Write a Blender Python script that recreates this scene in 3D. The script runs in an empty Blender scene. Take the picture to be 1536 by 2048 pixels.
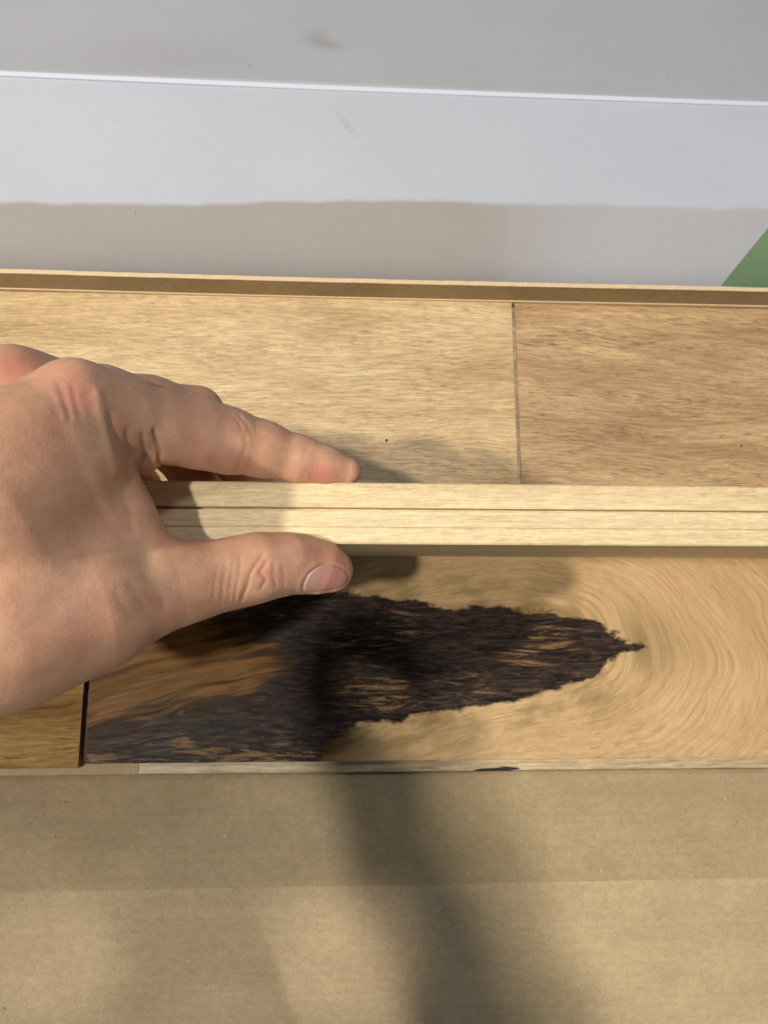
import bpy, math, random
import numpy as np
from mathutils import Matrix, Vector

sc = bpy.context.scene
# ------------------------------------------------------------------ camera
CY, CZ = -0.06700, 0.35457
P_, Y_, R_ = 0.19246, -0.05614, 0.00790
FPX = 1538.0
cx, sx = math.cos(P_), math.sin(P_); cy, sy = math.cos(Y_), math.sin(Y_); cz, sz = math.cos(R_), math.sin(R_)
ROT = (np.array([[cz, -sz, 0], [sz, cz, 0], [0, 0, 1]]) @ np.array([[1, 0, 0], [0, cx, -sx], [0, sx, cx]])
       @ np.array([[cy, 0, sy], [0, 1, 0], [-sy, 0, cy]]))
CAM = np.array([0.0, CY, CZ])
cam_d = bpy.data.cameras.new("camera"); cam = bpy.data.objects.new("camera", cam_d)
sc.collection.objects.link(cam); sc.camera = cam
M4 = np.eye(4); M4[:3, :3] = ROT; M4[:3, 3] = CAM
cam.matrix_world = Matrix(M4.tolist())
cam_d.sensor_fit = 'HORIZONTAL'; cam_d.sensor_width = 36.0; cam_d.lens = FPX / 1536 * 36
cam_d.clip_start = 0.01; cam_d.clip_end = 50
cam_d.dof.use_dof = True; cam_d.dof.focus_distance = 0.262; cam_d.dof.aperture_fstop = 27.0

# ------------------------------------------------------------------ light
w = bpy.data.worlds.new("World"); sc.world = w; w.use_nodes = True
wn = w.node_tree.nodes; wl = w.node_tree.links
bg = wn["Background"]; bg.inputs[0].default_value = (0.80, 0.88, 1.0, 1); bg.inputs[1].default_value = 0.16

def lamp(name, direction, dist, size, power, col, target=(0, 0, 0.05)):
    """disc lamp in the shop ceiling; direction points from the target to the lamp"""
    d = bpy.data.lights.new(name, 'AREA'); d.shape = 'DISK'; d.size = size; d.energy = power; d.color = col
    o = bpy.data.objects.new(name, d); sc.collection.objects.link(o)
    v = Vector(direction).normalized(); o.location = Vector(target) + v * dist
    o.rotation_euler = v.to_track_quat('Z', 'Y').to_euler()
    return o
lamp("ceiling_spot_left", (-0.95, -0.10, 1.0), 2.3, 0.095, 43, (1.0, 0.92, 0.79))
lamp("ceiling_spot_front", (-0.30, -0.16, 1.0), 2.3, 0.09, 28, (1.0, 0.94, 0.85))
lamp("ceiling_spot_back", (-0.05, 0.34, 1.0), 2.4, 0.25, 7, (0.90, 0.95, 1.0))

def patch_light(name, px, py, rad, power):
    """narrow spot added high above to put a soft light patch on the flap"""
    d = bpy.data.lights.new(name, 'SPOT'); d.energy = power; d.color = (1.0, .86, .78); d.shadow_soft_size = .01; d.spot_blend = .9
    dr = ROT @ np.array([(px - 768) / FPX, -(py - 1024) / FPX, -1.0]); t = CAM + dr * (-.012 - CZ) / dr[2]
    o = bpy.data.objects.new(name, d); sc.collection.objects.link(o); o.location = (t[0] - .25, t[1] + .20, 1.9)
    v = o.location - Vector(t); d.spot_size = 2 * math.atan(rad / v.length); o.rotation_euler = v.to_track_quat('Z', 'Y').to_euler()
patch_light("added_patch_spot", 105, 1915, .036, 48)  # made-up spots, only there for the light patches on the flap
patch_light("added_patch_spot", 690, 1905, .042, 55)

sc.view_settings.view_transform = 'Standard'; sc.view_settings.look = 'None'
sc.view_settings.exposure = 0.0; sc.view_settings.gamma = 1.0; sc.view_settings.use_curve_mapping = False
sc.render.engine = 'CYCLES'; sc.cycles.use_denoising = True; sc.cycles.max_bounces = 6

# ------------------------------------------------------------------ helpers
def un(px, py, z=0.0):
    """photo pixel -> world point at height z"""
    d = ROT @ np.array([(px - 768) / FPX, -(py - 1024) / FPX, -1.0])
    return CAM + d * (z - CAM[2]) / d[2]

def proj(P):
    q = (P - CAM) @ ROT
    return 768 + FPX * q[..., 0] / -q[..., 2], 1024 - FPX * q[..., 1] / -q[..., 2], -q[..., 2]

def link(name, verts, faces, mat=None, parent=None, smooth=False, attrs=None):
    me = bpy.data.meshes.new(name)
    verts = np.asarray(verts, dtype=np.float32)
    me.from_pydata(verts.tolist(), [], [list(map(int, f)) for f in faces]) if len(faces) < 3000 else fast_mesh(me, verts, faces)
    if smooth: me.polygons.foreach_set('use_smooth', np.ones(len(me.polygons), dtype=bool))
    for k, a in (attrs or {}).items():
        a = np.asarray(a, dtype=np.float32)
        if a.ndim == 1:
            at = me.attributes.new(k, 'FLOAT', 'POINT'); at.data.foreach_set('value', a)
        else:
            at = me.attributes.new(k, 'FLOAT_VECTOR', 'POINT'); at.data.foreach_set('vector', a.ravel())
    me.update()
    o = bpy.data.objects.new(name, me); sc.collection.objects.link(o)
    if mat: me.materials.append(mat)
    if parent: o.parent = parent
    return o

def fast_mesh(me, verts, faces):
    F = np.asarray(faces, dtype=np.int32); n = F.shape[1]
    me.vertices.add(len(verts)); me.vertices.foreach_set('co', verts.ravel())
    me.loops.add(F.size); me.loops.foreach_set('vertex_index', F.ravel())
    me.polygons.add(len(F)); me.polygons.foreach_set('loop_start', np.arange(0, F.size, n, dtype=np.int32))
    me.update(calc_edges=True); me.validate()

def empty(name, loc=(0, 0, 0)):
    o = bpy.data.objects.new(name, None); sc.collection.objects.link(o); o.location = loc; return o

def tag(o, label=None, cat=None, group=None, kind=None):
    if label: o['label'] = label
    if cat: o['category'] = cat
    if group: o['group'] = group
    if kind: o['kind'] = kind
    return o

def vnoise(x, y, seed=0, z=None):
    """smooth value noise in numpy"""
    def h(i, j):
        n = (i * 374761393 + j * 668265263 + seed * 974711) & 0x7fffffff
        n = (n ^ (n >> 13)) * 1274126177 & 0x7fffffff
        return ((n ^ (n >> 16)) & 0xffff) / 65535.0
    xi = np.floor(x).astype(np.int64); yi = np.floor(y).astype(np.int64)
    fx = x - xi; fy = y - yi; fx = fx * fx * (3 - 2 * fx); fy = fy * fy * (3 - 2 * fy)
    a = h(xi, yi) * (1 - fx) + h(xi + 1, yi) * fx; b = h(xi, yi + 1) * (1 - fx) + h(xi + 1, yi + 1) * fx
    return (a * (1 - fy) + b * fy) * 2 - 1

def fbm(x, y, seed=0, o=4):
    s = 0; a = 1.0
    for k in range(o): s = s + a * vnoise(x * 2 ** k, y * 2 ** k, seed + k * 7); a *= 0.5
    return s

def smoothstep(a, b, x):
    t = np.clip((x - a) / (b - a), 0, 1); return t * t * (3 - 2 * t)

# ---- node helper
class N:
    def __init__(s, name):
        s.m = bpy.data.materials.new(name); s.m.use_nodes = True; s.t = s.m.node_tree; s.n = s.t.nodes; s.l = s.t.links
        s.b = s.n['Principled BSDF']
    def put(s, sock, v):
        if isinstance(v, bpy.types.NodeSocket): s.l.new(v, sock)
        elif v is not None:
            if hasattr(sock.default_value, '__len__') and isinstance(v, (tuple, list)) and len(v) == 3 and len(sock.default_value) == 4: v = (*v, 1)
            sock.default_value = v
    def attr(s, name, out='Vector'):
        a = s.n.new('ShaderNodeAttribute'); a.attribute_name = name; return a.outputs[out]
    def coord(s): return s.n.new('ShaderNodeTexCoord').outputs['Object']
    def noise(s, vec, scale=(1, 1, 1), loc=(0, 0, 0), detail=3, rough=.55, dist=0, rot=(0, 0, 0)):
        m = s.n.new('ShaderNodeMapping'); s.put(m.inputs[0], vec); m.inputs['Scale'].default_value = scale; m.inputs['Location'].default_value = loc
        m.inputs['Rotation'].default_value = rot
        x = s.n.new('ShaderNodeTexNoise'); s.l.new(m.outputs[0], x.inputs['Vector']); x.inputs['Scale'].default_value = 1
        x.inputs['Detail'].default_value = detail; x.inputs['Roughness'].default_value = rough; x.inputs['Distortion'].default_value = dist
        return x.outputs[0]
    def math(s, op, a, b=None, c=None, clamp=False):
        m = s.n.new('ShaderNodeMath'); m.operation = op; m.use_clamp = clamp
        s.put(m.inputs[0], a); s.put(m.inputs[1], b)
        if c is not None: s.put(m.inputs[2], c)
        return m.outputs[0]
    def rng(s, v, a, b, c=0., d=1., smooth=True):
        m = s.n.new('ShaderNodeMapRange'); m.interpolation_type = 'SMOOTHSTEP' if smooth else 'LINEAR'
        s.put(m.inputs[0], v)
        for i, q in enumerate((a, b, c, d)): s.put(m.inputs[1 + i], q)
        return m.outputs[0]
    def mix(s, f, a, b, mode='MIX'):
        m = s.n.new('ShaderNodeMix'); m.data_type = 'RGBA'; m.blend_type = mode
        s.put(m.inputs[0], f); s.put(m.inputs[6], a); s.put(m.inputs[7], b); return m.outputs[2]
    def ramp(s, f, stops):
        r = s.n.new('ShaderNodeValToRGB'); s.put(r.inputs[0], f); e = r.color_ramp.elements
        while len(e) < len(stops): e.new(0.5)
        for q, (p, c) in zip(e, stops): q.position = p; q.color = (*c, 1)
        return r.outputs[0]
    def bump(s, h, strength=.3, dist=.0003):
        b = s.n.new('ShaderNodeBump'); s.put(b.inputs['Height'], h); b.inputs['Strength'].default_value = strength
        b.inputs['Distance'].default_value = dist; s.l.new(b.outputs[0], s.b.inputs['Normal'])
    def set(s, **k):
        for a, v in k.items(): s.put(s.b.inputs[a.replace('_', ' ')], v)
        return s.m

def srgb(r, g, b, k=1.0):
    f = lambda c: ((c / 255 + .055) / 1.055) ** 2.4 if c > 10 else c / 255 / 12.92
    return (f(r) * k, f(g) * k, f(b) * k)

def wood(name, c_lo, c_mid, c_hi, c_pore, seed, pore=.75, rough=.42, broad=(9, 70), knot=False, fine=1.0, kc=.28, spec=.46):
    s = N(name); g = s.attr('grain'); L = (seed * 3.7, seed * 1.9, seed)
    n1 = s.noise(g, (broad[0], broad[1], 60), L, 4, .6, .4)
    if knot: n1 = s.math('MULTIPLY_ADD', n1, .55, .225)
    col = s.ramp(n1, [(.28, c_lo), (.5, c_mid), (.72, c_hi)])
    n2 = s.noise(g, (44 * fine, 700 * fine, 300), L, 5, .68, .3)
    k2 = s.rng(n2, .36, .64, 1 - kc, 1 + kc * .6)
    col = s.mix(1, col, k2, 'MULTIPLY')
    # pores: short dark dashes that come in patches
    n3 = s.noise(g, (95 * fine, 1300 * fine, 500), L, 2, .5, .2)
    patch = s.noise(g, (14, 110, 50), (seed, 2, 3), 3, .6)
    thr = s.rng(patch, .35, .65, .66, .54)
    d = s.math('SUBTRACT', n3, thr); pm = s.rng(d, 0, .09, 0, pore)
    col = s.mix(pm, col, c_pore)
    n5 = s.noise(g, (260, 420, 300), L, 3, .7)
    col = s.mix(1, col, s.rng(n5, .3, .7, .93, 1.06), 'MULTIPLY')
    rr = s.rng(n2, .3, .7, rough + .08, rough - .06)
    if knot:
        e = s.attr('edge', 'Fac'); br = s.attr('brown', 'Fac'); st = s.attr('streak', 'Fac')
        # ring lines following the flow round the knot
        ring = s.noise(g, (2.5, 170, 10), (1, 2, 3), 3, .55, .3); ring = s.rng(s.math('ABSOLUTE', s.math('SUBTRACT', ring, .5)), .0, .022, 1, 0); ring = s.math('MULTIPLY', ring, s.rng(s.noise(g, (25, 60, 10), (5, 2, 3), 3, .6), .4, .65, .1, 1))
        col = s.mix(s.math('MULTIPLY', ring, .30), col, c_pore)
        # greyed halo beyond the border
        hn = s.noise(g, (30, 90, 60), (4, 4, 4), 3, .6)
        halo = s.math('MULTIPLY', s.rng(e, .026, .0, 0, 1), s.rng(hn, .40, .60, 0, .75))
        col = s.mix(halo, col, srgb(128, 110, 70))
        # brown heartwood on the left
        bn = s.noise(g, (24, 260, 90), (7, 1, 1), 4, .6, .6)
        bcol = s.ramp(bn, [(.3, srgb(90, 60, 27)), (.5, srgb(122, 86, 42)), (.7, srgb(146, 106, 58))])
        bcol = s.mix(pm, bcol, srgb(70, 42, 20))
        col = s.mix(br, col, bcol)
        # darker figure where the brown runs up to the heart
        near = s.math('MULTIPLY', br, s.rng(s.math('ADD', e, s.math('MULTIPLY', s.math('SUBTRACT', bn, .5), .06)), .013, -.002, 0, .85))
        col = s.mix(near, col, (.030, .018, .010))
        # black heart
        w1 = s.noise(s.coord(), (260, 330, 300), (0, 0, 0), 5, .6, .6)
        w2 = s.noise(s.coord(), (45, 130, 60), (9, 0, 0), 3, .6, .5)
        ee = s.math('ADD', e, s.math('ADD', s.math('MULTIPLY', s.math('SUBTRACT', w1, .5), .0045), s.math('MULTIPLY', s.math('SUBTRACT', w2, .5), .008)))
        wd = s.math('MULTIPLY_ADD', br, .0035, .0010)
        inside = s.math('POWER', s.rng(ee, wd, s.math('MULTIPLY', wd, -1.1), 0, 1), 1.0)
        f1 = s.noise(s.coord(), (52, 400, 120), (3, 3, 0), 6, .68, 1.3, rot=(0, 0, -.16))
        f2 = s.noise(s.coord(), (28, 60, 60), (5, 1, 0), 2, .5, .3)
        thr2 = s.math('ADD', s.rng(f2, .35, .65, .68, .50), s.math('MULTIPLY', st, -.09))
        deep = s.rng(ee, -.0005, -.0050, .25, 0)
        fleck = s.rng(s.math('SUBTRACT', f1, s.math('ADD', thr2, deep)), 0, .13, 0, .85)
        dark = s.ramp(f1, [(.3, (.008, .0068, .0075)), (.5, (.021, .0165, .0160)), (.68, (.070, .048, .036))])
        bm = s.noise(s.coord(), (110, 620, 200), (1, 8, 0), 5, .7, .8, rot=(0, 0, -.12))
        dark = s.mix(s.rng(bm, .42, .72, 0, .6), dark, srgb(98, 77, 60))
        dark = s.mix(fleck, dark, srgb(136, 106, 68))
        col = s.mix(inside, col, dark)
        rr = s.math('SUBTRACT', rr, .12)
    s.bump(s.math('ADD', n2, s.math('MULTIPLY', pm, -.8)), .07 if knot else .22, .00012)
    return s.set(Base_Color=col, Roughness=rr, Specular_IOR_Level=.05 if knot else spec)

def kraft(name, base, seed=1):
    s = N(name); c = s.coord()
    n1 = s.noise(c, (1800, 1800, 1800), (seed, 0, 0), 3, .7); n2 = s.noise(c, (22, 30, 25), (seed, 3, 0), 4, .6)
    flute = s.noise(c, (900, 60, 60), (seed, 5, 0), 2, .5); flute2 = s.noise(c, (12, 600, 60), (seed, 7, 0), 2, .5)
    col = s.mix(s.rng(n2, .35, .65), tuple(x * .93 for x in base), tuple(x * 1.06 for x in base))
    col = s.mix(1, col, s.rng(n1, .3, .7, .84, 1.12), 'MULTIPLY')
    col = s.mix(1, col, s.rng(s.noise(c, (260, 340, 300), (seed, 2, 2), 4, .65), .35, .65, .94, 1.05), 'MULTIPLY')
    col = s.mix(1, col, s.rng(flute, .35, .65, .988, 1.01), 'MULTIPLY')
    col = s.mix(1, col, s.rng(flute2, .35, .65, .975, 1.02), 'MULTIPLY')
    sp = s.noise(c, (420, 420, 420), (2, seed, 1), 1, .4); col = s.mix(s.rng(sp, .79, .83, 0, .6), col, srgb(96, 70, 40))
    sp2 = s.noise(c, (500, 300, 420), (8, seed, 1), 1, .4); col = s.mix(s.rng(sp2, .77, .82, 0, .4), col, srgb(220, 200, 165))
    s.bump(s.math('ADD', s.math('MULTIPLY', n1, .4), s.math('MULTIPLY', s.noise(c, (14, 18, 10), (0, seed, 4), 4, .5), 5.0)), .5, .0006)
    return s.set(Base_Color=col, Roughness=.78, Specular_IOR_Level=.25)

W = 0.11
M = {}
M['pale'] = wood("pale_wood", srgb(180, 150, 106), srgb(202, 174, 130), srgb(218, 194, 152), srgb(140, 106, 68), 1, pore=.7, fine=1.7, kc=.27)
M['tan'] = wood("tan_wood", srgb(150, 120, 88), srgb(178, 146, 108), srgb(200, 170, 127), srgb(112, 82, 56), 5, pore=.7, fine=1.7, kc=.27)
M['knot'] = wood("knotted_wood", srgb(182, 150, 108), srgb(197, 165, 122), srgb(209, 180, 138), srgb(152, 110, 68), 9, pore=.4, knot=True, rough=.5, kc=.12)
M['golden'] = wood("golden_wood", srgb(134, 100, 54), srgb(160, 124, 72), srgb(180, 146, 92), srgb(100, 68, 34), 13, pore=.7, spec=.10, rough=.6, kc=.2)
M['blond'] = wood("blond_edge_wood", srgb(212, 184, 138), srgb(224, 201, 156), srgb(232, 214, 174), srgb(168, 134, 90), 17, pore=.45, rough=.55, broad=(5, 160), fine=3.0, kc=.16)
M['grey_edge'] = wood("weathered_edge_wood", srgb(160, 138, 104), srgb(186, 166, 132), srgb(204, 186, 152), srgb(120, 96, 66), 21, pore=.4, rough=.5, broad=(9, 120))
M['kraft'] = kraft("kraft_board", srgb(184, 163, 128))
M['kraft_in'] = kraft("kraft_board_inner", srgb(168, 149, 116), 4)
M['kraft_dk'] = kraft("kraft_shaded", srgb(170, 151, 117), 7)  # darker kraft copy, carries the shading on one side of the crease
s = N("cut_board_edge"); M['cut'] = s.set(Base_Color=s.mix(s.noise(s.coord(), (700, 900, 900)), srgb(196, 168, 128), srgb(226, 204, 168)), Roughness=.9)
def white_board(name, base, seed):
    s = N(name); c = s.coord()
    col = s.mix(s.rng(s.noise(c, (9, 14, 10), (seed, 0, 0), 4, .6), .3, .7), tuple(x * .96 for x in base), tuple(x * 1.02 for x in base))
    col = s.mix(1, col, s.rng(s.noise(c, (1200, 1500, 900), (seed, 1, 0), 3, .6), .3, .7, .975, 1.02), 'MULTIPLY')
    sm = s.noise(c, (60, 220, 90), (seed, 1, 5), 4, .7)
    col = s.mix(s.rng(sm, .66, .80, 0, .35), col, srgb(120, 116, 112))
    col = s.mix(s.attr('smudge', 'Fac'), col, srgb(110, 106, 104))
    fl = s.noise(c, (260, 190, 200), (seed, 6, 5), 1, .4)
    col = s.mix(s.rng(fl, .81, .84, 0, .7), col, srgb(90, 84, 80))
    s.bump(s.noise(c, (10, 16, 10), (seed, 2, 2), 3, .5), .25, .002)
    return s.set(Base_Color=col, Roughness=.38, Specular_IOR_Level=.5)
M['white'] = white_board("coated_white_board", srgb(184, 188, 198), 2)
M['grey'] = white_board("coated_grey_board", srgb(166, 167, 172), 6)
s = N('fold_highlight'); M['edge_highlight'] = s.set(Base_Color=(.62, .67, .76, 1), Roughness=.35)  # brighter than the board: painted highlight of the lit fold
s = N("green_print"); M['green'] = s.set(Base_Color=s.mix(s.noise(s.coord(), (30, 50, 30)), srgb(94, 120, 90), srgb(118, 140, 106)), Roughness=.42)
s = N("black_seal"); M['black'] = s.set(Base_Color=(.012, .011, .010), Roughness=.5)

# ------------------------------------------------------------------ planks
def strip_profile(ys, top, bottom, bevel=.0004, ny=1):
    """closed (y,z) loop of a board: flat top with eased arrises"""
    y0, y1 = ys
    t = [(y, top) for y in np.linspace(y0 + bevel, y1 - bevel, ny + 1)]
    return t + [(y1, top - bevel), (y1, bottom), (y0, bottom), (y0, top - bevel)]

def extrude(name, prof, x0, x1, nx, mat, parent=None, grain=None, extra=None, xb=.0003):
    prof = np.array(prof); n = len(prof)
    xs = np.linspace(x0, x1, nx + 1)
    V = np.zeros((nx + 1, n, 3)); V[:, :, 0] = xs[:, None]; V[:, :, 1] = prof[:, 0]; V[:, :, 2] = prof[:, 1]
    V = V.reshape(-1, 3)
    F = []
    for i in range(nx):
        for j in range(n):
            k = (j + 1) % n
            F.append((i * n + j, i * n + k, (i + 1) * n + k, (i + 1) * n + j))
    V2 = list(map(tuple, V))
    if grain is None: G = V[:, [0, 1, 2]].copy(); G[:, 1] += V[:, 2]
    else: G = grain(V)
    a = {'grain': G}
    if extra: a.update(extra(V))
    F = [f[::-1] for f in F]
    # end caps (triangle fans kept as ngons)
    F.append(tuple(range(n))); F.append(tuple(range(nx * n + n - 1, nx * n - 1, -1)))
    me_f = F
    me = bpy.data.meshes.new(name); me.from_pydata(V2, [], me_f)
    for k, arr in a.items():
        arr = np.asarray(arr, dtype=np.float32)
        if arr.ndim == 1: me.attributes.new(k, 'FLOAT', 'POINT').data.foreach_set('value', arr)
        else: me.attributes.new(k, 'FLOAT_VECTOR', 'POINT').data.foreach_set('vector', arr.ravel())
    me.materials.append(mat); me.update()
    import bmesh
    b = bmesh.new(); b.from_mesh(me); bmesh.ops.recalc_face_normals(b, faces=b.faces); b.to_mesh(me); b.free()
    o = bpy.data.objects.new(name, me); sc.collection.objects.link(o)
    if parent: o.parent = parent
    return o

def wavy(seed, amp=.0035, tilt=0.0, fx=9, fy=26):
    def f(V):
        G = V.copy(); G[:, 1] = V[:, 1] + V[:, 2] * .5 + amp * fbm(V[:, 0] * fx, V[:, 1] * fy, seed, 3) + tilt * V[:, 0]
        return G
    return f

XS = un(1033, 785)[0]
T = .020
def board(name, x0, x1, y0, y1, top, mat, grain, label, ny=60, nx=150, extra=None, thick=T):
    o = extrude(name, strip_profile((y0, y1), top, top - thick, ny=ny), x0, x1, nx, mat, grain=grain, extra=extra)
    return tag(o, label, "plank", "planks lying in the carton")

board("wooden_plank", -.30, XS - .0008, .0006, W, 0, M['pale'], wavy(1), "pale yellow wooden plank in the back row, behind the fingers")
extrude("tongue", [(.002, -.0014), (W - .002, -.0014), (W - .002, -.006), (.002, -.006)], XS - .0009, XS + .0008, 1, M['grey_edge'], parent=bpy.data.objects['wooden_plank'])
board("wooden_plank", XS + .0010, .36, .0006, W, -.0006, M['tan'], wavy(3, .005, .05), "brownish tan wooden plank at the right end of the back row")

# knotted plank: shape of the black heart traced as a polygon on the board
poly = [(165,1500),(250,1478),(330,1452),(400,1424),(480,1392),(555,1352),(590,1325),(560,1290),(500,1262),(440,1240),(425,1215),(470,1195),(520,1178),
        (600,1172),(700,1184),(800,1200),(900,1216),(980,1214),(1050,1224),(1080,1216),(1110,1222),(1122,1236),(1200,1250),(1216,1264),
        (1262,1284),(1292,1284),(1296,1296),(1242,1312),(1206,1326),(1200,1346),(1150,1366),(1080,1388),(1000,1405),(900,1424),(780,1440),
        (692,1462),(652,1492),(628,1560),(165,1560)]
PW = np.array([un(a, b)[:2] for a, b in poly])
def sd_poly(P, V):
    d = np.full(len(P), 1e9); s = np.ones(len(P)); n = len(V)
    for i in range(n):
        a = V[i]; b = V[i - 1]; e = b - a; wv = P - a
        t = np.clip((wv @ e) / (e @ e), 0, 1); q = wv - t[:, None] * e; d = np.minimum(d, (q * q).sum(1))
        c1 = P[:, 1] >= a[1]; c2 = P[:, 1] < b[1]; c3 = e[0] * wv[:, 1] > e[1] * wv[:, 0]
        f = (c1 & c2 & c3) | (~c1 & ~c2 & ~c3); s = np.where(f, -s, s)
    return s * np.sqrt(d)
tipw = un(1250, 1290)[:2]; leftw = un(180, 1500)[:2]
def knot_grain(V):
    x, y = V[:, 0], V[:, 1]
    xr = x - un(1060, 1300)[0]; f = np.log1p(np.exp(xr / .012)) * .012            # soft max(xr,0)
    yc = un(1250, 1275)[1] - .30 * np.clip(-xr, 0, .2) * .7
    dy = y - yc
    v = np.sqrt((.62 * f) ** 2 + dy ** 2 + 1e-6)
    v = v * (1 - .08 * smoothstep(.012, -.012, dy)) + .0045 * fbm(x * 12, y * 18, 5, 3) + .0005 * fbm(x * 60, y * 80, 11, 2)
    u = x + np.arctan2(dy, f + .01) * .012
    G = np.stack([u, v + V[:, 2] * .5, V[:, 2]], 1); return G
def knot_extra(V):
    P = V[:, :2].copy()
    P[:, 0] += .0015 * fbm(P[:, 0] * 90, P[:, 1] * 220, 3, 3); P[:, 1] += .0011 * fbm(V[:, 0] * 120, V[:, 1] * 160, 8, 3)
    e = sd_poly(P, PW)
    xl = un(560, 1300)[0]
    br = smoothstep(xl + .040, xl + .006, V[:, 0] + .006 * fbm(V[:, 0] * 30, V[:, 1] * 60, 2, 3))
    st = smoothstep(un(760, 1300)[0], un(420, 1400)[0], V[:, 0]) * smoothstep(un(500, 1380)[1], un(500, 1480)[1], V[:, 1])
    return {'edge': e, 'brown': br, 'streak': st}
XL = un(174, 1450)[0]
kp = extrude("wooden_plank", strip_profile((-W, -.0006), 0, -T + .001, ny=110), XL, .36, 470, M['knot'], grain=knot_grain, extra=knot_extra)
tag(kp, "front plank with a large black burl stain beneath the thumb", "plank", "planks lying in the carton")
extrude("end_tongue", [(-W + .0015, -.0075), (-.003, -.0075), (-.003, -.0125), (-W + .0015, -.0125)], XL - .0026, XL - .00005, 1, M['black'], parent=kp)
board("wooden_plank", -.30, un(153, 1500)[0], -W - .0022, -.0006, -.0035, M['golden'], wavy(8, .004, -.10), "golden brown plank end at the lower left, beside the black gap", nx=60)
# second layer, its front edge showing as a thin pale strip
XE = un(277, 1538, -.006)[0]
def mark(V):
    return {}
lp = board("wooden_plank", XE, .36, un(700, 1545, -.006)[1], -W + .03, -.0065, M['grey_edge'], wavy(12, .002), "pale edge of a lower plank showing along the front of the burl plank", ny=30, nx=200, thick=.03)
mk = [un(a, b_, -.0064) for a, b_ in ((945, 1540), (965, 1537), (990, 1536), (1010, 1533), (1036, 1535), (1040, 1538), (1020, 1541), (985, 1542), (955, 1543))]
mkv = [tuple(p) for p in mk] + [(p[0], p[1], p[2] - .00005) for p in mk]
link('dark_knot', mkv, [tuple(range(9))[::-1], tuple(range(9, 18))] + [(i, (i + 1) % 9, (i + 1) % 9 + 9, i + 9) for i in range(9)], M['black'], lp)
# second lower board on the left
board("wooden_plank", -.30, XE - .0008, un(100, 1552, -.008)[1], -W + .03, -.009, M['kraft'], wavy(14, .002), "thin buff strip of board edge at the lower left under the golden plank", ny=10, nx=40, thick=.03)

# pin knots: tiny dark plugs in the back boards
def pin_knot(px, py, r0, parent, z):
    c_ = un(px, py, z); n_ = 9; V = []
    for zz in (z + .00012, z - .001):
        for k in range(n_):
            a = 2 * math.pi * k / n_; q_ = r0 * (1 + .25 * math.sin(3 * a + px)); V.append((c_[0] + q_ * .8 * math.cos(a), c_[1] + q_ * 1.1 * math.sin(a), zz))
    link("pin_knot", V, [tuple(range(n_)), tuple(range(2 * n_ - 1, n_ - 1, -1))] + [(k, (k + 1) % n_, (k + 1) % n_ + n_, k + n_) for k in range(n_)], M['black'], parent)
pin_knot(773, 881, .00075, bpy.data.objects['wooden_plank'], 0)
pin_knot(1483, 891, .0005, bpy.data.objects['wooden_plank.001'], -.0006)

# ------------------------------------------------------------------ held plank
ZT = .108
yb = un(768, 965, ZT)[1]; yf = un(768, 1088, ZT)[1]
ybot = un(900, 1113, 0.0)[1]
lean = (yf - ybot) / ZT            # front face leans so the camera looks almost along it
def hy(y_top, z): return y_top - lean * (ZT - z)
ys1 = un(768, 1019, ZT)[1]; ys2 = un(768, 1056, ZT)[1]
b = .0005
top_prof = [(yf, ZT - b), (yf + b, ZT), (ys2 - .0002, ZT), (ys2, ZT - .00012), (ys2 + .00015, ZT - .00012), (ys2 + .00025, ZT + .0005), (ys2 + .0005, ZT + .0006), (ys1 - .0008, ZT + .0006), (ys1 - .0004, ZT + .0003),
            (ys1 - .0002, ZT - .0030), (ys1 + .0005, ZT - .0030), (ys1 + .0006, ZT - .0003), (ys1 + .0011, ZT), (yb - b, ZT), (yb, ZT - b)]
prof = [(y, z) for y, z in top_prof] + [(hy(yb, .0005), .0005), (hy(yf, .0005), .0005)]
XH = un(190, 1030, ZT)[0]
def held_grain(V):
    G = V.copy(); G[:, 1] = V[:, 1] + V[:, 2] * .9 + .0012 * fbm(V[:, 0] * 12, V[:, 1] * 60, 4, 3); return G
hp = extrude("held_plank", prof, XH, .36, 260, M['blond'], grain=held_grain)
tag(hp, "blond wooden plank standing on edge, gripped by the hand, tongue edge up", "plank")

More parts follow.
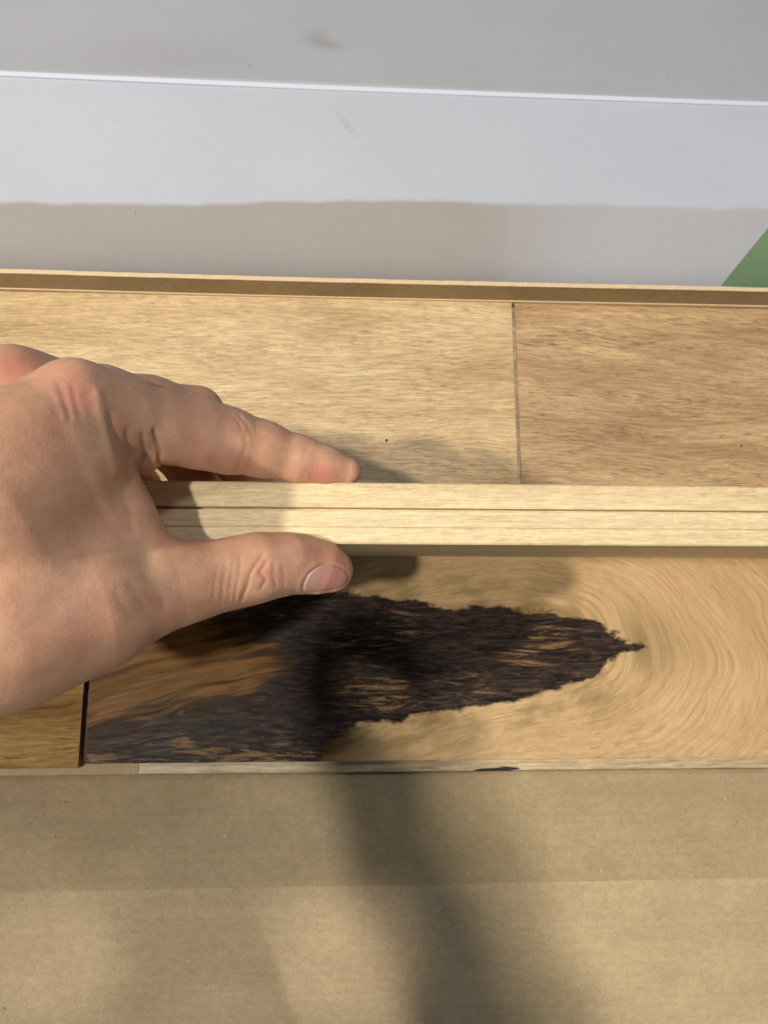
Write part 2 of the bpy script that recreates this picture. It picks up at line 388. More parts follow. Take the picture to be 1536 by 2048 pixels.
# ------------------------------------------------------------------ carton
box = tag(empty("open_carton", (0, 0, -.09)), "open brown kraft carton holding the planks, front flap folded down", "cardboard box")
def quad_sheet(name, rows, x0, x1, mat, parent, nx=60, thick=.003, warp=0.0, seed=1):
    """rows: list of (y,z) across; a board sheet with thickness"""
    rows = np.array(rows, dtype=float)
    R2 = []
    for i in range(len(rows) - 1):
        n = max(2, int(np.linalg.norm(rows[i + 1] - rows[i]) / .004))
        for t in np.arange(n) / n: R2.append(rows[i] * (1 - t) + rows[i + 1] * t)
    R2.append(rows[-1]); R2 = np.array(R2)
    xs = np.linspace(x0, x1, nx + 1); n = len(R2)
    V = np.zeros((nx + 1, n, 3)); V[..., 0] = xs[:, None]; V[..., 1] = R2[:, 0]; V[..., 2] = R2[:, 1]
    V[..., 2] += warp * fbm(V[..., 0] * 7, V[..., 1] * 12, seed, 3)
    top = V.reshape(-1, 3); bot = top.copy(); bot[:, 2] -= thick
    VV = np.vstack([top, bot]); F = []; m = len(top)
    for i in range(nx):
        for j in range(n - 1):
            a, b_, c, d = i * n + j, (i + 1) * n + j, (i + 1) * n + j + 1, i * n + j + 1
            F.append((a, b_, c, d)); F.append((m + d, m + c, m + b_, m + a))
    for i in range(nx):
        for j in (0, n - 1):
            a, b_ = i * n + j, (i + 1) * n + j; F.append((a, b_, m + b_, m + a))
    for i in (0, nx):
        for j in range(n - 1):
            a, b_ = i * n + j, i * n + j + 1; F.append((a, b_, m + b_, m + a))
    VV[:, 2] -= parent.location.z if parent else 0
    o = link(name, VV, F, mat, parent, smooth=False)
    import bmesh
    q = bmesh.new(); q.from_mesh(o.data); bmesh.ops.recalc_face_normals(q, faces=q.faces); q.to_mesh(o.data); q.free()
    return o
def slab(name, x0, x1, y0, y1, z0, z1, mat, parent, jit=0.0, nx=200):
    xs = np.linspace(x0, x1, nx + 1); V = []; F = []
    rn = fbm(xs * 130, xs * 0, 5, 3) * jit; rn2 = fbm(xs * 3, xs * 0, 9, 2) * .0006
    oz = parent.location.z if parent and name != 'highlight_edge' else 0
    for i, x in enumerate(xs):
        V += [(x, y0 + rn2[i], z0 - oz), (x, y1 + rn2[i], z0 - oz), (x, y1 + rn2[i], z1 - oz + rn[i]), (x, y0 + rn2[i], z1 - oz + rn[i])]
    for i in range(nx):
        for j in range(4):
            k = (j + 1) % 4; F.append((4 * i + j, 4 * i + 4 + j, 4 * i + 4 + k, 4 * i + k))
    F += [(0, 1, 2, 3), (4 * nx + 3, 4 * nx + 2, 4 * nx + 1, 4 * nx)]
    o = link(name, V, F, mat, parent)
    import bmesh
    q = bmesh.new(); q.from_mesh(o.data); bmesh.ops.recalc_face_normals(q, faces=q.faces); q.to_mesh(o.data); q.free()
    return o
yfl = un(768, 1546, -.010)[1]
ycr = un(768, 1773, .0008)[1]
quad_sheet("front_flap", [(yfl, -.0145), (ycr + .001, -.0009), (ycr - .0012, -.0009), (ycr - .17, -.030)], -.33, .40, M['kraft'], box, warp=.0005, nx=80, thick=.003)
quad_sheet("shaded_flap", [(yfl, -.0122), (yfl - .002, -.0110), (ycr + .0004, -.0004)], -.33, .40, M['kraft_dk'], box, warp=.0005, nx=80, thick=.0003)  # sheet added over the flap; crease shading put into its darker colour
quad_sheet("bottom_board", [(W, -.086), (-W - .004, -.086)], -.33, .40, M['kraft_in'], box)
ZR = .0150
slab("back_wall", -.33, .40, W + .0012, W + .0030, -.09, ZR, M['kraft_in'], box, 0)
slab("cut_edge", -.33, .40, W + .00105, W + .00315, ZR + .00005, ZR + .0005, M['cut'], box, .00018, 700)
slab("front_wall", -.33, .40, yfl + .0002, yfl + .0026, -.09, -.0135, M['kraft_in'], box, 0)
# pale strip added where wall meets planks, painting the reflected light line
slab("reflection_strip", -.33, .40, W + .0003, W + .0010, -.02, .0010, M['cut'], box, .00004, 300)

# ------------------------------------------------------------------ white cartons behind
ZA = -.004
c0 = un(0, 545, ZA); f0 = un(0, 152, ZA); f1 = un(1536, 213, ZA)
ang = math.atan2(f1[1] - f0[1], f1[0] - f0[0])
def carton(name, y_front, y_back, ztop, mat, label, depth=.16, yaw=0., tiltz=0., rf=.004, rb=.0015):
    root = tag(empty(name, (0, y_front, ztop - depth)), label, "cardboard box")
    root.rotation_euler = (0, 0, yaw)
    L = y_back - y_front; pr = []
    for a in np.linspace(0, math.pi / 2, 12): pr.append((rf - rf * math.cos(a), depth - rf + rf * math.sin(a)))
    for t in np.linspace(0, 1, 140)[1:-1] ** 1.6: pr.append((rf + (L - rf - rb) * t, depth + tiltz * t))
    for a in np.linspace(math.pi / 2, 0, 7): pr.append((L - rb + rb * math.cos(a), depth + tiltz - rb + rb * math.sin(a)))
    pr += [(L, 0), (0, 0)]
    xs = np.linspace(-.45, .50, 420); pr = np.array(pr); k = len(pr); nx = len(xs)
    V = np.zeros((nx, k, 3)); V[..., 0] = xs[:, None]; V[..., 1] = pr[:, 0]; V[..., 2] = pr[:, 1]
    if mat is M['white']: V[:, :, 2] += np.where(pr[:, 1] > .01, 1, 0) * .0135 * np.exp(-np.maximum(pr[:, 0], 0) / .0105)
    V[:, :, 2] += np.where(pr[:, 1] > .01, 1, 0) * .0004 * fbm(V[..., 0] * 6, V[..., 1] * 10, 31, 3)
    V = V.reshape(-1, 3); F = []
    for i in range(nx - 1):
        for j in range(k):
            F.append((i * k + j, i * k + (j + 1) % k, (i + 1) * k + (j + 1) % k, (i + 1) * k + j))
    Wd = V + np.array([0, y_front, ztop - depth])
    x, y, dep = proj(Wd)
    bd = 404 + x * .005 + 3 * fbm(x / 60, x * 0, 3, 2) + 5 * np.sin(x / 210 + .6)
    band = smoothstep(-6, 5, y - bd) * (1 - .40 * smoothstep(900, 1250, x)) - .10 * smoothstep(1008, 1014, x) * smoothstep(-2.5, 2.5, y - bd)  # mask of the warm shade painted near the rim
    g_ = lambda a, b_, ra, rb_, an=0: np.exp(-((((x - a) * math.cos(an) + (y - b_) * math.sin(an)) / ra) ** 2 + ((-(x - a) * math.sin(an) + (y - b_) * math.cos(an)) / rb_) ** 2))
    smd = .38 * g_(650, 88, 34, 10, .12) + .22 * g_(632, 70, 22, 12) + .25 * g_(692, 248, 30, 4, .9) + .15 * g_(300, 110, 160, 40)
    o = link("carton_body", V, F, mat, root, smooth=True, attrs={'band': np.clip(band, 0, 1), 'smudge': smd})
    import bmesh
    q = bmesh.new(); q.from_mesh(o.data)
    bmesh.ops.holes_fill(q, edges=[e for e in q.edges if e.is_boundary], sides=0)
    bmesh.ops.recalc_face_normals(q, faces=q.faces)
    for e in q.edges:
        if e.calc_face_angle(0) > .5: e.smooth = False
    q.to_mesh(o.data); q.free()
    slab("highlight_edge", -.449, .499, L - .0029, L - .0002, depth + tiltz - .003, depth + tiltz + .0006, M['edge_highlight'], root, 0) if mat is M['white'] else None  # strip added along the fold, its highlight put into the colour
    return root
def shade_band(m):
    """warm shade near the rim painted into the board colour, with a soft wavy border"""
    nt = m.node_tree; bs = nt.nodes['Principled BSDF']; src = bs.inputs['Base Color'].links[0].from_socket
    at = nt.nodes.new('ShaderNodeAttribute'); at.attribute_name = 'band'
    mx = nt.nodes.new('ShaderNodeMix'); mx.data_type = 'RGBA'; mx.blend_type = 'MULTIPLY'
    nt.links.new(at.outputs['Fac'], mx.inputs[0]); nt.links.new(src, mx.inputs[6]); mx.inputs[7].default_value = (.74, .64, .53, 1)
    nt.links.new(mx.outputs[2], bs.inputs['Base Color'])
shade_band(M['white'])
yA0 = W + .0052
yA1 = un(768, 174, ZA)[1]
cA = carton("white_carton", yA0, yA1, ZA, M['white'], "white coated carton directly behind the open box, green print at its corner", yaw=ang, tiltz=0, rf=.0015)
yB1 = un(768, -900, ZA - .01)[1]
cB = carton("white_carton", yA1 + .0012, yB1 + .1, ZA - .004, M['grey'], "greyer white carton at the very top, beyond the bright edge", yaw=ang, tiltz=-.06)
# green print on the near one, following the board's curve
def near_surf(wx, wy):
    m = Matrix.Translation(cA.location) @ cA.rotation_euler.to_matrix().to_4x4()
    l = m.inverted() @ Vector((wx, wy, 0)); z = .16 + .0135 * math.exp(-max(l.y, 0) / .0105) + .0004 * float(fbm(np.array([l.x * 6]), np.array([l.y * 10]), 31, 3)[0])
    return l.x, l.y, z + .00025
ga = un(1440, 573, ZA + .012); gb = un(1536, 456, ZA); nr = 50; gv = []; gf = []
for i in range(nr + 1):
    t = (i / nr) ** 1.5 * 1.9
    wy = (yA0 + .0012) + (gb[1] - yA0 - .0012) * t; ex = ga[0] + (gb[0] - ga[0]) * t
    for k in range(9):
        wx = ex + (.42 - ex) * k / 8 if ex < .42 else .42 + k * 1e-4
        gv.append(near_surf(wx, wy))
gn = len(gv); gv += [(x, y, z - .0001) for x, y, z in gv]
for i in range(nr):
    for k in range(8):
        a = i * 9 + k; gf += [(a, a + 1, a + 10, a + 9), (gn + a + 9, gn + a + 10, gn + a + 1, gn + a)]
link("printed_band", gv, gf, M['green'], cA, smooth=True)

# the shop floor far below everything
s = N("concrete_floor"); s.set(Base_Color=s.mix(s.noise(s.coord(), (3, 3, 3), detail=5), (.20, .19, .18), (.30, .29, .27)), Roughness=.7)
fl = link("floor", [(-4, -4, -.25), (4, -4, -.25), (4, 4, -.25), (-4, 4, -.25)], [(0, 1, 2, 3)], s.m); tag(fl, kind='structure')

#HAND#
# ------------------------------------------------------------------ hand
def hp_(px, py, z, r):
    """joint centre and radius in metres from where the joint shows and its height"""
    c = un(px, py, z * .001); dep = -((c - CAM) @ ROT)[2]
    return c, r * dep / FPX

def smin(a, b, k):
    h = np.clip(.5 + .5 * (b - a) / k, 0, 1); return b * (1 - h) + a * h - k * h * (1 - h)
def smax(a, b, k): return -smin(-a, -b, k)
def cone(P, A, B):
    a, ra = A; b, rb = B; ab = b - a
    t = np.clip(((P - a) @ ab) / (ab @ ab), 0, 1)
    q = P - a - t[:, None] * ab
    return np.sqrt((q * q).sum(1)) - (ra + (rb - ra) * t)
def chain(P, J, k=.004):
    d = cone(P, J[0], J[1])
    for i in range(1, len(J) - 1): d = smin(d, cone(P, J[i], J[i + 1]), k)
    return d
def tri(P, a, b, c):
    ba, cb, ac = b - a, c - b, a - c; nor = np.cross(ba, ac)
    pa, pb, pc = P - a, P - b, P - c
    s = np.sign(pa @ np.cross(ba, nor)) + np.sign(pb @ np.cross(cb, nor)) + np.sign(pc @ np.cross(ac, nor))
    def e(u, pu):
        q = u * np.clip((pu @ u) / (u @ u), 0, 1)[:, None] - pu; return (q * q).sum(1)
    d1 = np.minimum(np.minimum(e(ba, pa), e(cb, pb)), e(ac, pc)); d2 = (pa @ nor) ** 2 / (nor @ nor)
    return np.sqrt(np.where(s < 2, d1, d2))

INDEX = [hp_(*a) for a in ((150, 812, 147, 86), (232, 830, 138, 80), (330, 855, 127, 70), (395, 866, 121, 69), (455, 881, 116, 64), (525, 898, 112, 54), (600, 919, 108, 45), (650, 930, 107, 36), (696, 941, 106, 27))]
MIDDLE = [hp_(*a) for a in ((28, 787, 138, 88), (205, 798, 122, 63), (300, 811, 109, 55), (394, 826, 98, 49), (450, 898, 68, 46), (500, 965, 46, 40), (525, 990, 34, 34))]
RING = [hp_(*a) for a in ((-70, 800, 122, 84), (150, 850, 96, 56), (320, 880, 72, 46), (380, 940, 50, 42), (420, 985, 30, 34), (440, 1000, 20, 30))]
LITTLE = [hp_(*a) for a in ((-140, 850, 104, 76), (60, 900, 80, 48), (220, 925, 60, 40), (280, 970, 40, 36), (310, 990, 28, 28))]
THUMB = [hp_(*a) for a in ((320, 1176, 128, 78), (400, 1160, 122, 71), (470, 1145, 118, 66), (520, 1134, 116, 64), (575, 1127, 112, 57), (620, 1131, 108, 50), (650, 1136, 106, 45), (668, 1142, 105, 36))]
TMC = [hp_(*a) for a in ((330, 1174, 127, 78), (180, 1218, 138, 112), (20, 1262, 147, 140), (-200, 1320, 158, 165))]
IMC = [hp_(*a) for a in ((150, 815, 147, 88), (20, 900, 156, 105), (-200, 980, 168, 130), (-520, 1080, 178, 170))]
MMC = [hp_(*a) for a in ((28, 790, 138, 90), (-150, 880, 150, 110), (-540, 1060, 168, 190))]
RMC = [hp_(*a) for a in ((-70, 800, 122, 84), (-300, 900, 135, 110), (-560, 1080, 155, 180))]
LMC = [hp_(*a) for a in ((-140, 850, 104, 80), (-350, 950, 118, 110), (-570, 1100, 145, 170))]
# palm, wrist and forearm in metres
wr = un(-540, 1120, 165)[:3]
wr = un(-540, 1120, .165)
ARM = [(wr, .026), (wr + np.array([-.045, -.012, .010]), .0265), (wr + np.array([-.13, -.030, .026]), .036)]
ARM2 = [(wr + np.array([0, .004, -.018]), .020), (wr + np.array([-.045, -.008, -.008]), .024), (wr + np.array([-.13, -.026, .006]), .034)]
PALM = [hp_(10, 1010, 128, 130), hp_(-300, 1080, 135, 160)]
HYP = [hp_(60, 1130, 128, 100), hp_(-250, 1230, 138, 150)]
w1 = un(190, 850, .140); w2 = un(318, 1150, .126); w3 = un(20, 1200, .144); w4 = un(60, 900, .150)
w5 = un(262, 1010, .134)
WEBM = [hp_(150, 955, 147, 66), hp_(20, 1030, 153, 118)]; WEBM3 = [hp_(125, 890, 151, 68), hp_(-60, 965, 159, 112)]; WEBM2 = [hp_(215, 1060, 134, 60), hp_(60, 1140, 142, 95)]
LUMP1 = (hp_(268, 850, 133, 34), hp_(288, 917, 130, 32)); LUMP2 = (hp_(232, 850, 135, 34), hp_(243, 915, 131, 30))

def hand_sdf(P):
    b = chain(P, IMC, .008)
    b = smin(b, chain(P, MMC, .008), .006)
    b = smin(b, chain(P, RMC, .008), .008)
    b = smin(b, chain(P, LMC, .008), .008)
    b = smin(b, cone(P, *PALM), .010)
    b = smin(b, chain(P, ARM, .02), .018); b = smin(b, chain(P, ARM2, .02), .018)
    t = smin(chain(P, TMC, .010), cone(P, *HYP), .010)
    b = smin(b, t, .014)
    wb = np.minimum(tri(P, w1, w5, w4), np.minimum(tri(P, w5, w2, w3), tri(P, w5, w3, w4))) - .0052
    b = smin(b, wb, .010)
    b = smin(b, cone(P, *WEBM3), .012); b = smin(b, cone(P, *WEBM), .012); b = smin(b, cone(P, *WEBM2), .012)
    f = chain(P, INDEX, .003)
    i2 = smin(chain(P, MIDDLE, .004), f, .0012)
    i2 = smin(i2, chain(P, RING, .004), .001); i2 = smin(i2, chain(P, LITTLE, .004), .001)
    b = smin(b, i2, .0055)
    b = smin(b, chain(P, THUMB, .004), .006)
    b = smin(b, cone(P, *LUMP1), .0022); b = smin(b, cone(P, *LUMP2), .0022)
    return b

def seg_d(x, y, pts):
    d = np.full(x.shape, 1e9)
    for (ax, ay), (bx, by) in zip(pts[:-1], pts[1:]):
        ex, ey = bx - ax, by - ay; t = np.clip(((x - ax) * ex + (y - ay) * ey) / (ex * ex + ey * ey), 0, 1)
        d = np.minimum(d, np.hypot(x - ax - t * ex, y - ay - t * ey))
    return d

# relief of the skin: (polyline, half width px, depth mm); negative depth is a ridge
CREASES = [([(526, 1108), (510, 1130), (500, 1150), (494, 1172), (482, 1203)], 3.2, .42),
           ([(533, 1122), (520, 1146), (532, 1160), (522, 1178)], 3, .40), ([(548, 1126), (546, 1150), (552, 1172)], 3, .28),
           ([(468, 1112), (464, 1150), (456, 1206)], 3, .16), ([(480, 1112), (478, 1150), (468, 1206)], 3, .22), ([(452, 1120), (447, 1160), (440, 1208)], 3, .14),
           ([(436, 1130), (430, 1165), (424, 1205)], 3, .10), ([(566, 1130), (570, 1170)], 3, .12),
           ([(490, 868), (491, 890), (484, 915), (474, 944)], 4, .18), ([(476, 828), (492, 846), (500, 862)], 3, .22), ([(462, 826), (476, 842), (484, 858)], 3, .18), ([(452, 826), (462, 840)], 3, .12),
           ([(622, 886), (612, 900), (606, 915)], 3, .12), ([(612, 940), (604, 960)], 3, .16),
           ([(308, 862), (314, 885), (319, 905), (319, 930)], 5, .8), ([(283, 868), (286, 890), (289, 914)], 5, .4), ([(256, 862), (257, 900), (259, 950)], 6, .4),
           ([(196, 790), (206, 840), (222, 900), (236, 940)], 12, -.6), ([(222, 828), (226, 870), (236, 905)], 10, .4),
           ([(118, 768), (130, 800), (140, 835)], 7, .28), ([(146, 772), (150, 800), (160, 830)], 6, .22), ([(100, 790), (118, 830)], 7, .15),
           ([(290, 1150), (325, 1190), (330, 1215)], 8, .22), ([(262, 1170), (290, 1215)], 8, .18), ([(232, 1190), (262, 1236)], 8, .14),
           ([(250, 985), (262, 1020), (268, 1060)], 10, .25), ([(215, 940), (240, 1000), (262, 1070), (300, 1110)], 22, .5)]
NAILPOLY = [(604, 1184), (606, 1168), (617, 1147), (632, 1134), (650, 1129), (668, 1129), (684, 1136), (696, 1147), (699, 1158), (692, 1169), (678, 1176), (655, 1181), (630, 1185)]

def grad(fn, P, h=.0003):
    g = np.zeros_like(P)
    for k in range(3):
        e = np.zeros(3); e[k] = h; g[:, k] = (fn(P + e) - fn(P - e)) / (2 * h)
    return g

def poly_px(x, y, poly):
    return sd_poly(np.stack([x, y], 1), np.array(poly, float))

def build_hand():
    lo = np.array([-.290, -.140, .005]); hi = np.array([.006, .085, .232]); H = .00075; K = 7
    nc = np.ceil((hi - lo) / (H * K)).astype(int)
    ax = [lo[k] + (np.arange(nc[k]) + .5) * H * K for k in range(3)]
    C = np.stack(np.meshgrid(*ax, indexing='ij'), -1).reshape(-1, 3)
    dc = hand_sdf(C).reshape(nc)
    act = np.abs(dc) < H * K * 1.25
    full = np.repeat(np.repeat(np.repeat(dc, K, 0), K, 1), K, 2).astype(np.float32)
    idx = np.argwhere(act)
    off = np.stack(np.meshgrid(*[np.arange(K)] * 3, indexing='ij'), -1).reshape(-1, 3)
    for s0 in range(0, len(idx), 1500):
        ii = (idx[s0:s0 + 1500, None, :] * K + off[None]).reshape(-1, 3)
        d = hand_sdf(lo + (ii + .5) * H)
        full[ii[:, 0], ii[:, 1], ii[:, 2]] = d
    # surface nets
    S = full < 0
    acc = np.zeros(tuple(np.array(full.shape) - 1) + (3,), dtype=np.float32); cnt = np.zeros(acc.shape[:3], dtype=np.float32)
    sh = np.array(full.shape)
    quads_src = []
    for a in range(3):
        s0 = [slice(None)] * 3; s1 = [slice(None)] * 3; s0[a] = slice(0, -1); s1[a] = slice(1, None)
        m = S[tuple(s0)] != S[tuple(s1)]
        e = np.argwhere(m)
        v0 = full[e[:, 0], e[:, 1], e[:, 2]]; e1 = e.copy(); e1[:, a] += 1; v1 = full[e1[:, 0], e1[:, 1], e1[:, 2]]
        p = e.astype(np.float32); p[:, a] += v0 / (v0 - v1)
        o1, o2 = [q for q in range(3) if q != a]
        ok = (e[:, o1] > 0) & (e[:, o2] > 0) & (e[:, o1] < sh[o1] - 1) & (e[:, o2] < sh[o2] - 1)
        for d1 in (0, 1):
            for d2 in (0, 1):
                c = e.copy(); c[:, o1] -= d1; c[:, o2] -= d2
                g = ok
                np.add.at(acc, tuple(c[g].T), p[g]); np.add.at(cnt, tuple(c[g].T), 1)
        quads_src.append((a, o1, o2, e[ok], v0[ok] < 0))
    cells = np.argwhere(cnt > 0); vid = -np.ones(cnt.shape, dtype=np.int64); vid[tuple(cells.T)] = np.arange(len(cells))
    P = acc[tuple(cells.T)] / cnt[tuple(cells.T)][:, None]; P = lo + (P + .5) * H
    F = []
    for a, o1, o2, e, ins in quads_src:
        q = []
        for d1, d2 in ((0, 0), (1, 0), (1, 1), (0, 1)):
            c = e.copy(); c[:, o1] -= d1; c[:, o2] -= d2; q.append(vid[tuple(c.T)])
        q = np.stack(q, 1); flip = ins if a != 1 else ~ins
        q[flip] = q[flip][:, ::-1]; F.append(q)
    F = np.vstack(F)[:, ::-1]
    P = P.astype(np.float64)
    for _ in range(2):
        g = grad(hand_sdf, P); d = hand_sdf(P); P -= (d / np.maximum((g * g).sum(1), .2))[:, None] * g
    n = grad(hand_sdf, P); n /= np.linalg.norm(n, axis=1)[:, None] + 1e-9
    x, y, dep = proj(P); view = (CAM - P); view /= np.linalg.norm(view, axis=1)[:, None]
    fac = smoothstep(.0, .35, (n * view).sum(1)) * smoothstep(.095, .101, P[:, 2])
    disp = np.zeros(len(P)); cr = np.zeros(len(P))
    xw = x + 1.0 * fbm(x / 25, y / 25, 3, 2); yw = y + 1.0 * fbm(x / 25, y / 25, 9, 2)
    for pl, wd, amp in CREASES:
        sd = seg_d(xw, yw, pl)
        g = np.exp(-(sd / wd) ** 2)
        disp -= amp * .001 * g; cr = np.maximum(cr, g * min(1, max(0, amp) * 2.2) * (wd < 6))
    # soft lumps of tendon and flesh
    disp += .00022 * fbm(P[:, 0] * 80, P[:, 1] * 90 + P[:, 2] * 60, 21, 2)
    # nail bed dips below the fold round it
    nd = poly_px(x, y, NAILPOLY)
    disp += fac * (.0003 * np.exp(-((nd - 5) / 5) ** 2) * (x < 690) - .0003 * smoothstep(2, -3, nd))
    P2 = P + n * (disp * fac)[:, None]
    # pigment: blushes on knuckles, joints and pads
    def blob(cx_, cy_, rx, ry=None):
        ry = ry or rx; return np.exp(-(((x - cx_) / rx) ** 2 + ((y - cy_) / ry) ** 2))
    red = .55 * blob(145, 785, 52, 50) + .5 * blob(28, 735, 60, 40) + .5 * blob(640, 1105, 70, 26) + .55 * blob(645, 945, 50, 20) + .35 * blob(330, 1205, 50, 34) \
        + .4 * blob(475, 925, 34, 28) + .35 * blob(535, 1150, 30, 26) + .30 * blob(255, 1030, 40, 60) + .35 * blob(680, 1140, 30, 30) + .3 * blob(240, 850, 30, 40)
    red = red * fac + .30 * (1 - smoothstep(.094, .102, P[:, 2])) + .12 * fbm(P[:, 0] * 110, P[:, 1] * 110, 7, 3)
    pale = .7 * blob(210, 860, 16, 60) + .5 * blob(290, 905, 22, 26) + .4 * blob(560, 1110, 40, 20) + .5 * blob(305, 1140, 40, 40) + .3 * blob(345, 890, 20, 40)
    nail = smoothstep(1.2, -1.2, nd) * fac
    hand = link("person", P2, F, M['skin'], None, smooth=True, attrs={'red': red, 'pale': pale * fac, 'crease': cr * fac, 'nailbed': nail})
    return hand

def trace_surface(x, y, lift=0.0, steps=60):
    """points of the hand's skin seen through photo pixels"""
    D = np.stack([(x - 768) / FPX, -(y - 1024) / FPX, -np.ones_like(x)], 1) @ ROT.T
    D /= np.linalg.norm(D, axis=1)[:, None]; t = np.full(len(x), .12); P = CAM + D * t[:, None]
    for _ in range(steps):
        d = hand_sdf(P) - lift; t += d * .85; P = CAM + D * t[:, None]
    return P

def build_nail(name, poly, parent, lift=.00014, mat='nail'):
    poly = np.array(poly, float); c = poly.mean(0); NR, NA = 14, 72
    # resample the outline evenly and smooth it
    pl = np.vstack([poly, poly[:1]]); L = np.r_[0, np.cumsum(np.linalg.norm(np.diff(pl, axis=0), axis=1))]
    s_ = np.linspace(0, L[-1], NA, endpoint=False); o = np.stack([np.interp(s_, L, pl[:, k]) for k in (0, 1)], 1)
    for _ in range(3): o = (np.roll(o, 1, 0) + o * 2 + np.roll(o, -1, 0)) / 4
    pts = [c]; rr = [0]
    for r in range(1, NR + 1):
        f = r / NR; pts += list(c + (o - c) * f); rr += [f] * NA
    pts = np.array(pts); rr = np.array(rr)
    S_ = np.array([un(a, b_, .1135) for a, b_ in pts]) if 'index' in name else trace_surface(pts[:, 0], pts[:, 1])
    for _ in range(8 if 'index' in name else 0):
        g_ = grad(hand_sdf, S_); S_ = S_ - (hand_sdf(S_) / np.maximum((g_ * g_).sum(1), .3))[:, None] * g_
    n = grad(hand_sdf, S_); n /= np.linalg.norm(n, axis=1)[:, None]
    h = lift + .00022 * (1 - rr ** 2) - .0006 * smoothstep(.93, 1, rr)
    V = S_ + n * h[:, None]
    F = [(0, 1 + k, 1 + (k + 1) % NA) for k in range(NA)]
    for r in range(NR - 1):
        for k in range(NA):
            a, b_ = 1 + r * NA + k, 1 + r * NA + (k + 1) % NA; F.append((a, a + NA, b_ + NA, b_))
    # lunula: nearness to the root end (left side)
    lun = smoothstep(648, 626, pts[:, 0] + (pts[:, 1] - 1160) * .28)
    tipw_ = smoothstep(693, 698, pts[:, 0])
    V2 = V - n * .0004; m = len(V)
    F2 = F + [tuple(m + i for i in f[::-1]) for f in F]
    base = 1 + (NR - 1) * NA
    F2 += [(base + k, m + base + k, m + base + (k + 1) % NA, base + (k + 1) % NA) for k in range(NA)]
    me = bpy.data.meshes.new(name); me.from_pydata(np.vstack([V, V2]).tolist(), [], [tuple(map(int, f)) for f in F2])
    me.attributes.new('lunula', 'FLOAT', 'POINT').data.foreach_set('value', np.r_[lun, lun].astype(np.float32))
    me.polygons.foreach_set('use_smooth', np.ones(len(me.polygons), dtype=bool)); me.materials.append(M[mat]); me.update()
    q = bpy.data.objects.new(name, me); sc.collection.objects.link(q); q.parent = parent
    return q

s = N("skin"); c = s.coord()
base = s.mix(s.rng(s.noise(c, (60, 60, 60), (3, 1, 1), 4, .6), .3, .7), srgb(200, 150, 120), srgb(210, 164, 134))
base = s.mix(s.rng(s.attr('red', 'Fac'), 0, 1, 0, .85), base, srgb(198, 112, 104))
base = s.mix(s.math('MULTIPLY', s.attr('pale', 'Fac'), .55, clamp=True), base, srgb(228, 196, 158))
base = s.mix(s.rng(s.attr('crease', 'Fac'), .1, 1, 0, .38), base, srgb(168, 86, 70))
mott = s.noise(c, (240, 240, 240), (1, 5, 1), 3, .65)
base = s.mix(1, base, s.rng(mott, .3, .7, .94, 1.05), 'MULTIPLY')
red2 = s.noise(c, (110, 110, 110), (8, 5, 1), 3, .6); base = s.mix(s.rng(red2, .45, .7, 0, .18), base, srgb(196, 122, 108))
pl = s.n.new('ShaderNodeTexVoronoi'); pl.feature = 'DISTANCE_TO_EDGE'; pl.inputs['Scale'].default_value = 520; s.l.new(c, pl.inputs['Vector']); plate = s.rng(pl.outputs[0], 0, .12)
base = s.mix(1, base, s.rng(plate, 0, 1, .97, 1.0), 'MULTIPLY')
fine = s.noise(c, (1500, 1500, 1500), (1, 5, 1), 2, .5); cellv = s.n.new('ShaderNodeTexVoronoi'); cellv.inputs['Scale'].default_value = 900; s.l.new(c, cellv.inputs['Vector'])
s.bump(s.math('ADD', s.math('MULTIPLY', fine, .5), s.math('ADD', s.math('MULTIPLY', cellv.outputs[0], .6), s.math('MULTIPLY', plate, .45))), .3, .00014)
M['skin'] = s.set(Base_Color=base, Roughness=s.rng(mott, .3, .7, .44, .58), Specular_IOR_Level=.4, Subsurface_Weight=.22, Subsurface_Scale=.004)
s.b.inputs['Subsurface Radius'].default_value = (1.0, .35, .18)
s = N("nail"); lc = s.attr('lunula', 'Fac')
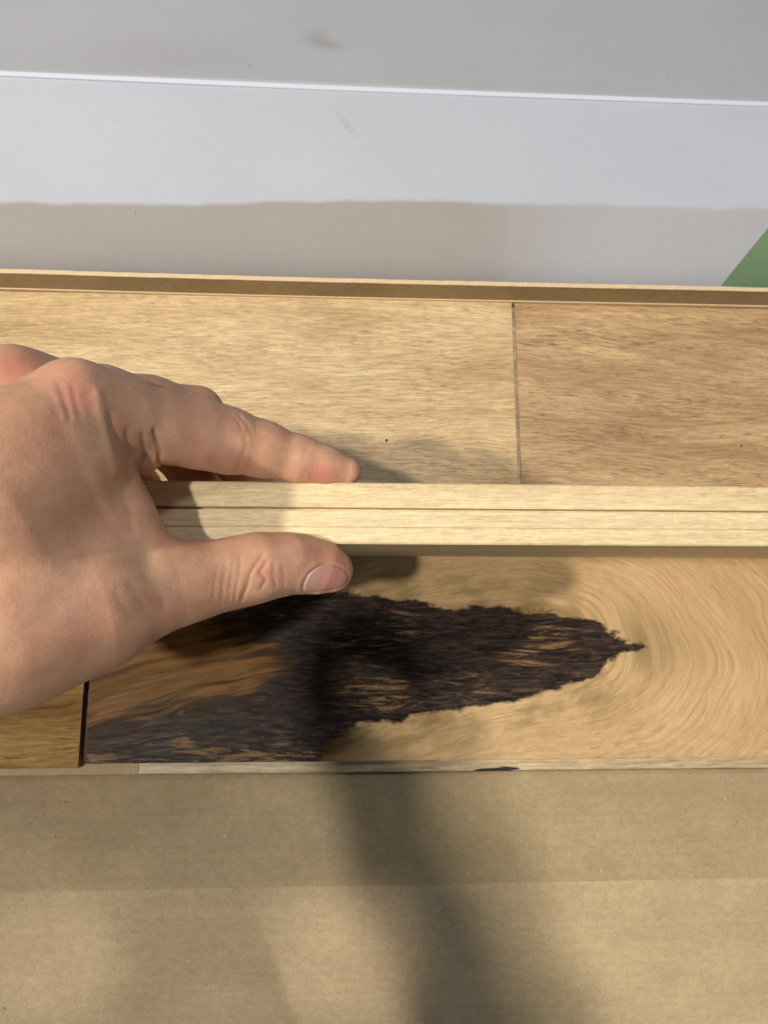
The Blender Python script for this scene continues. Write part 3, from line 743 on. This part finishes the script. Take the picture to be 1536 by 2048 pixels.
M['nail'] = s.set(Base_Color=s.mix(lc, srgb(200, 140, 126), srgb(204, 160, 146)), Roughness=.36, Specular_IOR_Level=.5, Subsurface_Weight=.15, Subsurface_Scale=.002)
hand = build_hand()
tag(hand, "bare left hand pinching the upright plank between thumb and fingers", "person")
build_nail("thumbnail", NAILPOLY, hand)

# unseen sleeves added outside the picture to cast shade on the carton
s = N("shade_sleeve_cotton"); s.set(Base_Color=s.mix(s.noise(s.coord(), (800, 800, 800)), (.03, .033, .04), (.05, .055, .065)), Roughness=.9)
def tube(name, pts, rad, parent, n=40):
    pts = np.array(pts, float); m = 60; t = np.linspace(0, len(pts) - 1, m)
    C = np.stack([np.interp(t, np.arange(len(pts)), pts[:, k]) for k in range(3)], 1); r = np.interp(t, np.arange(len(pts)), rad)
    for _ in range(6): C[1:-1] = (C[:-2] + 2 * C[1:-1] + C[2:]) / 4
    V = []; F = []
    for i in range(m):
        d = C[min(i + 1, m - 1)] - C[max(i - 1, 0)]; d /= np.linalg.norm(d); a = np.cross(d, [0, 0, 1.]); a /= np.linalg.norm(a); b2 = np.cross(d, a)
        e = min(i, m - 1 - i); cap = math.sqrt(1 - (1 - min(e, 5) / 5) ** 2) * .98 + .02
        for k in range(n):
            th = 2 * math.pi * k / n
            rr_ = r[i] * cap * (1 + .05 * math.sin(i * .9 + 2 * math.sin(th)) + .03 * math.sin(3 * th + i * .2)); V.append(C[i] + rr_ * (math.cos(th) * a + math.sin(th) * b2))
    for i in range(m - 1):
        for k in range(n): F.append((i * n + k, i * n + (k + 1) % n, (i + 1) * n + (k + 1) % n, (i + 1) * n + k))
    F += [tuple(range(n)), tuple(range(m * n - 1, m * n - n - 1, -1))]
    return link(name, V, F, s.m, parent, smooth=True)
e0 = ARM[-1][0]
tube("shade_sleeve", [e0 + np.array([.02, .004, -.006]), (-.395, -.20, .36), (-.545, -.33, .52), (-.56, -.46, .66)], [.048, .088, .103, .13], hand)
tube("shade_sleeve", [(-.124, -.100, .42), (-.092, -.187, .425), (-.052, -.296, .43), (-.01, -.43, .44), (.01, -.58, .47)], [.022, .030, .031, .038, .05], hand)
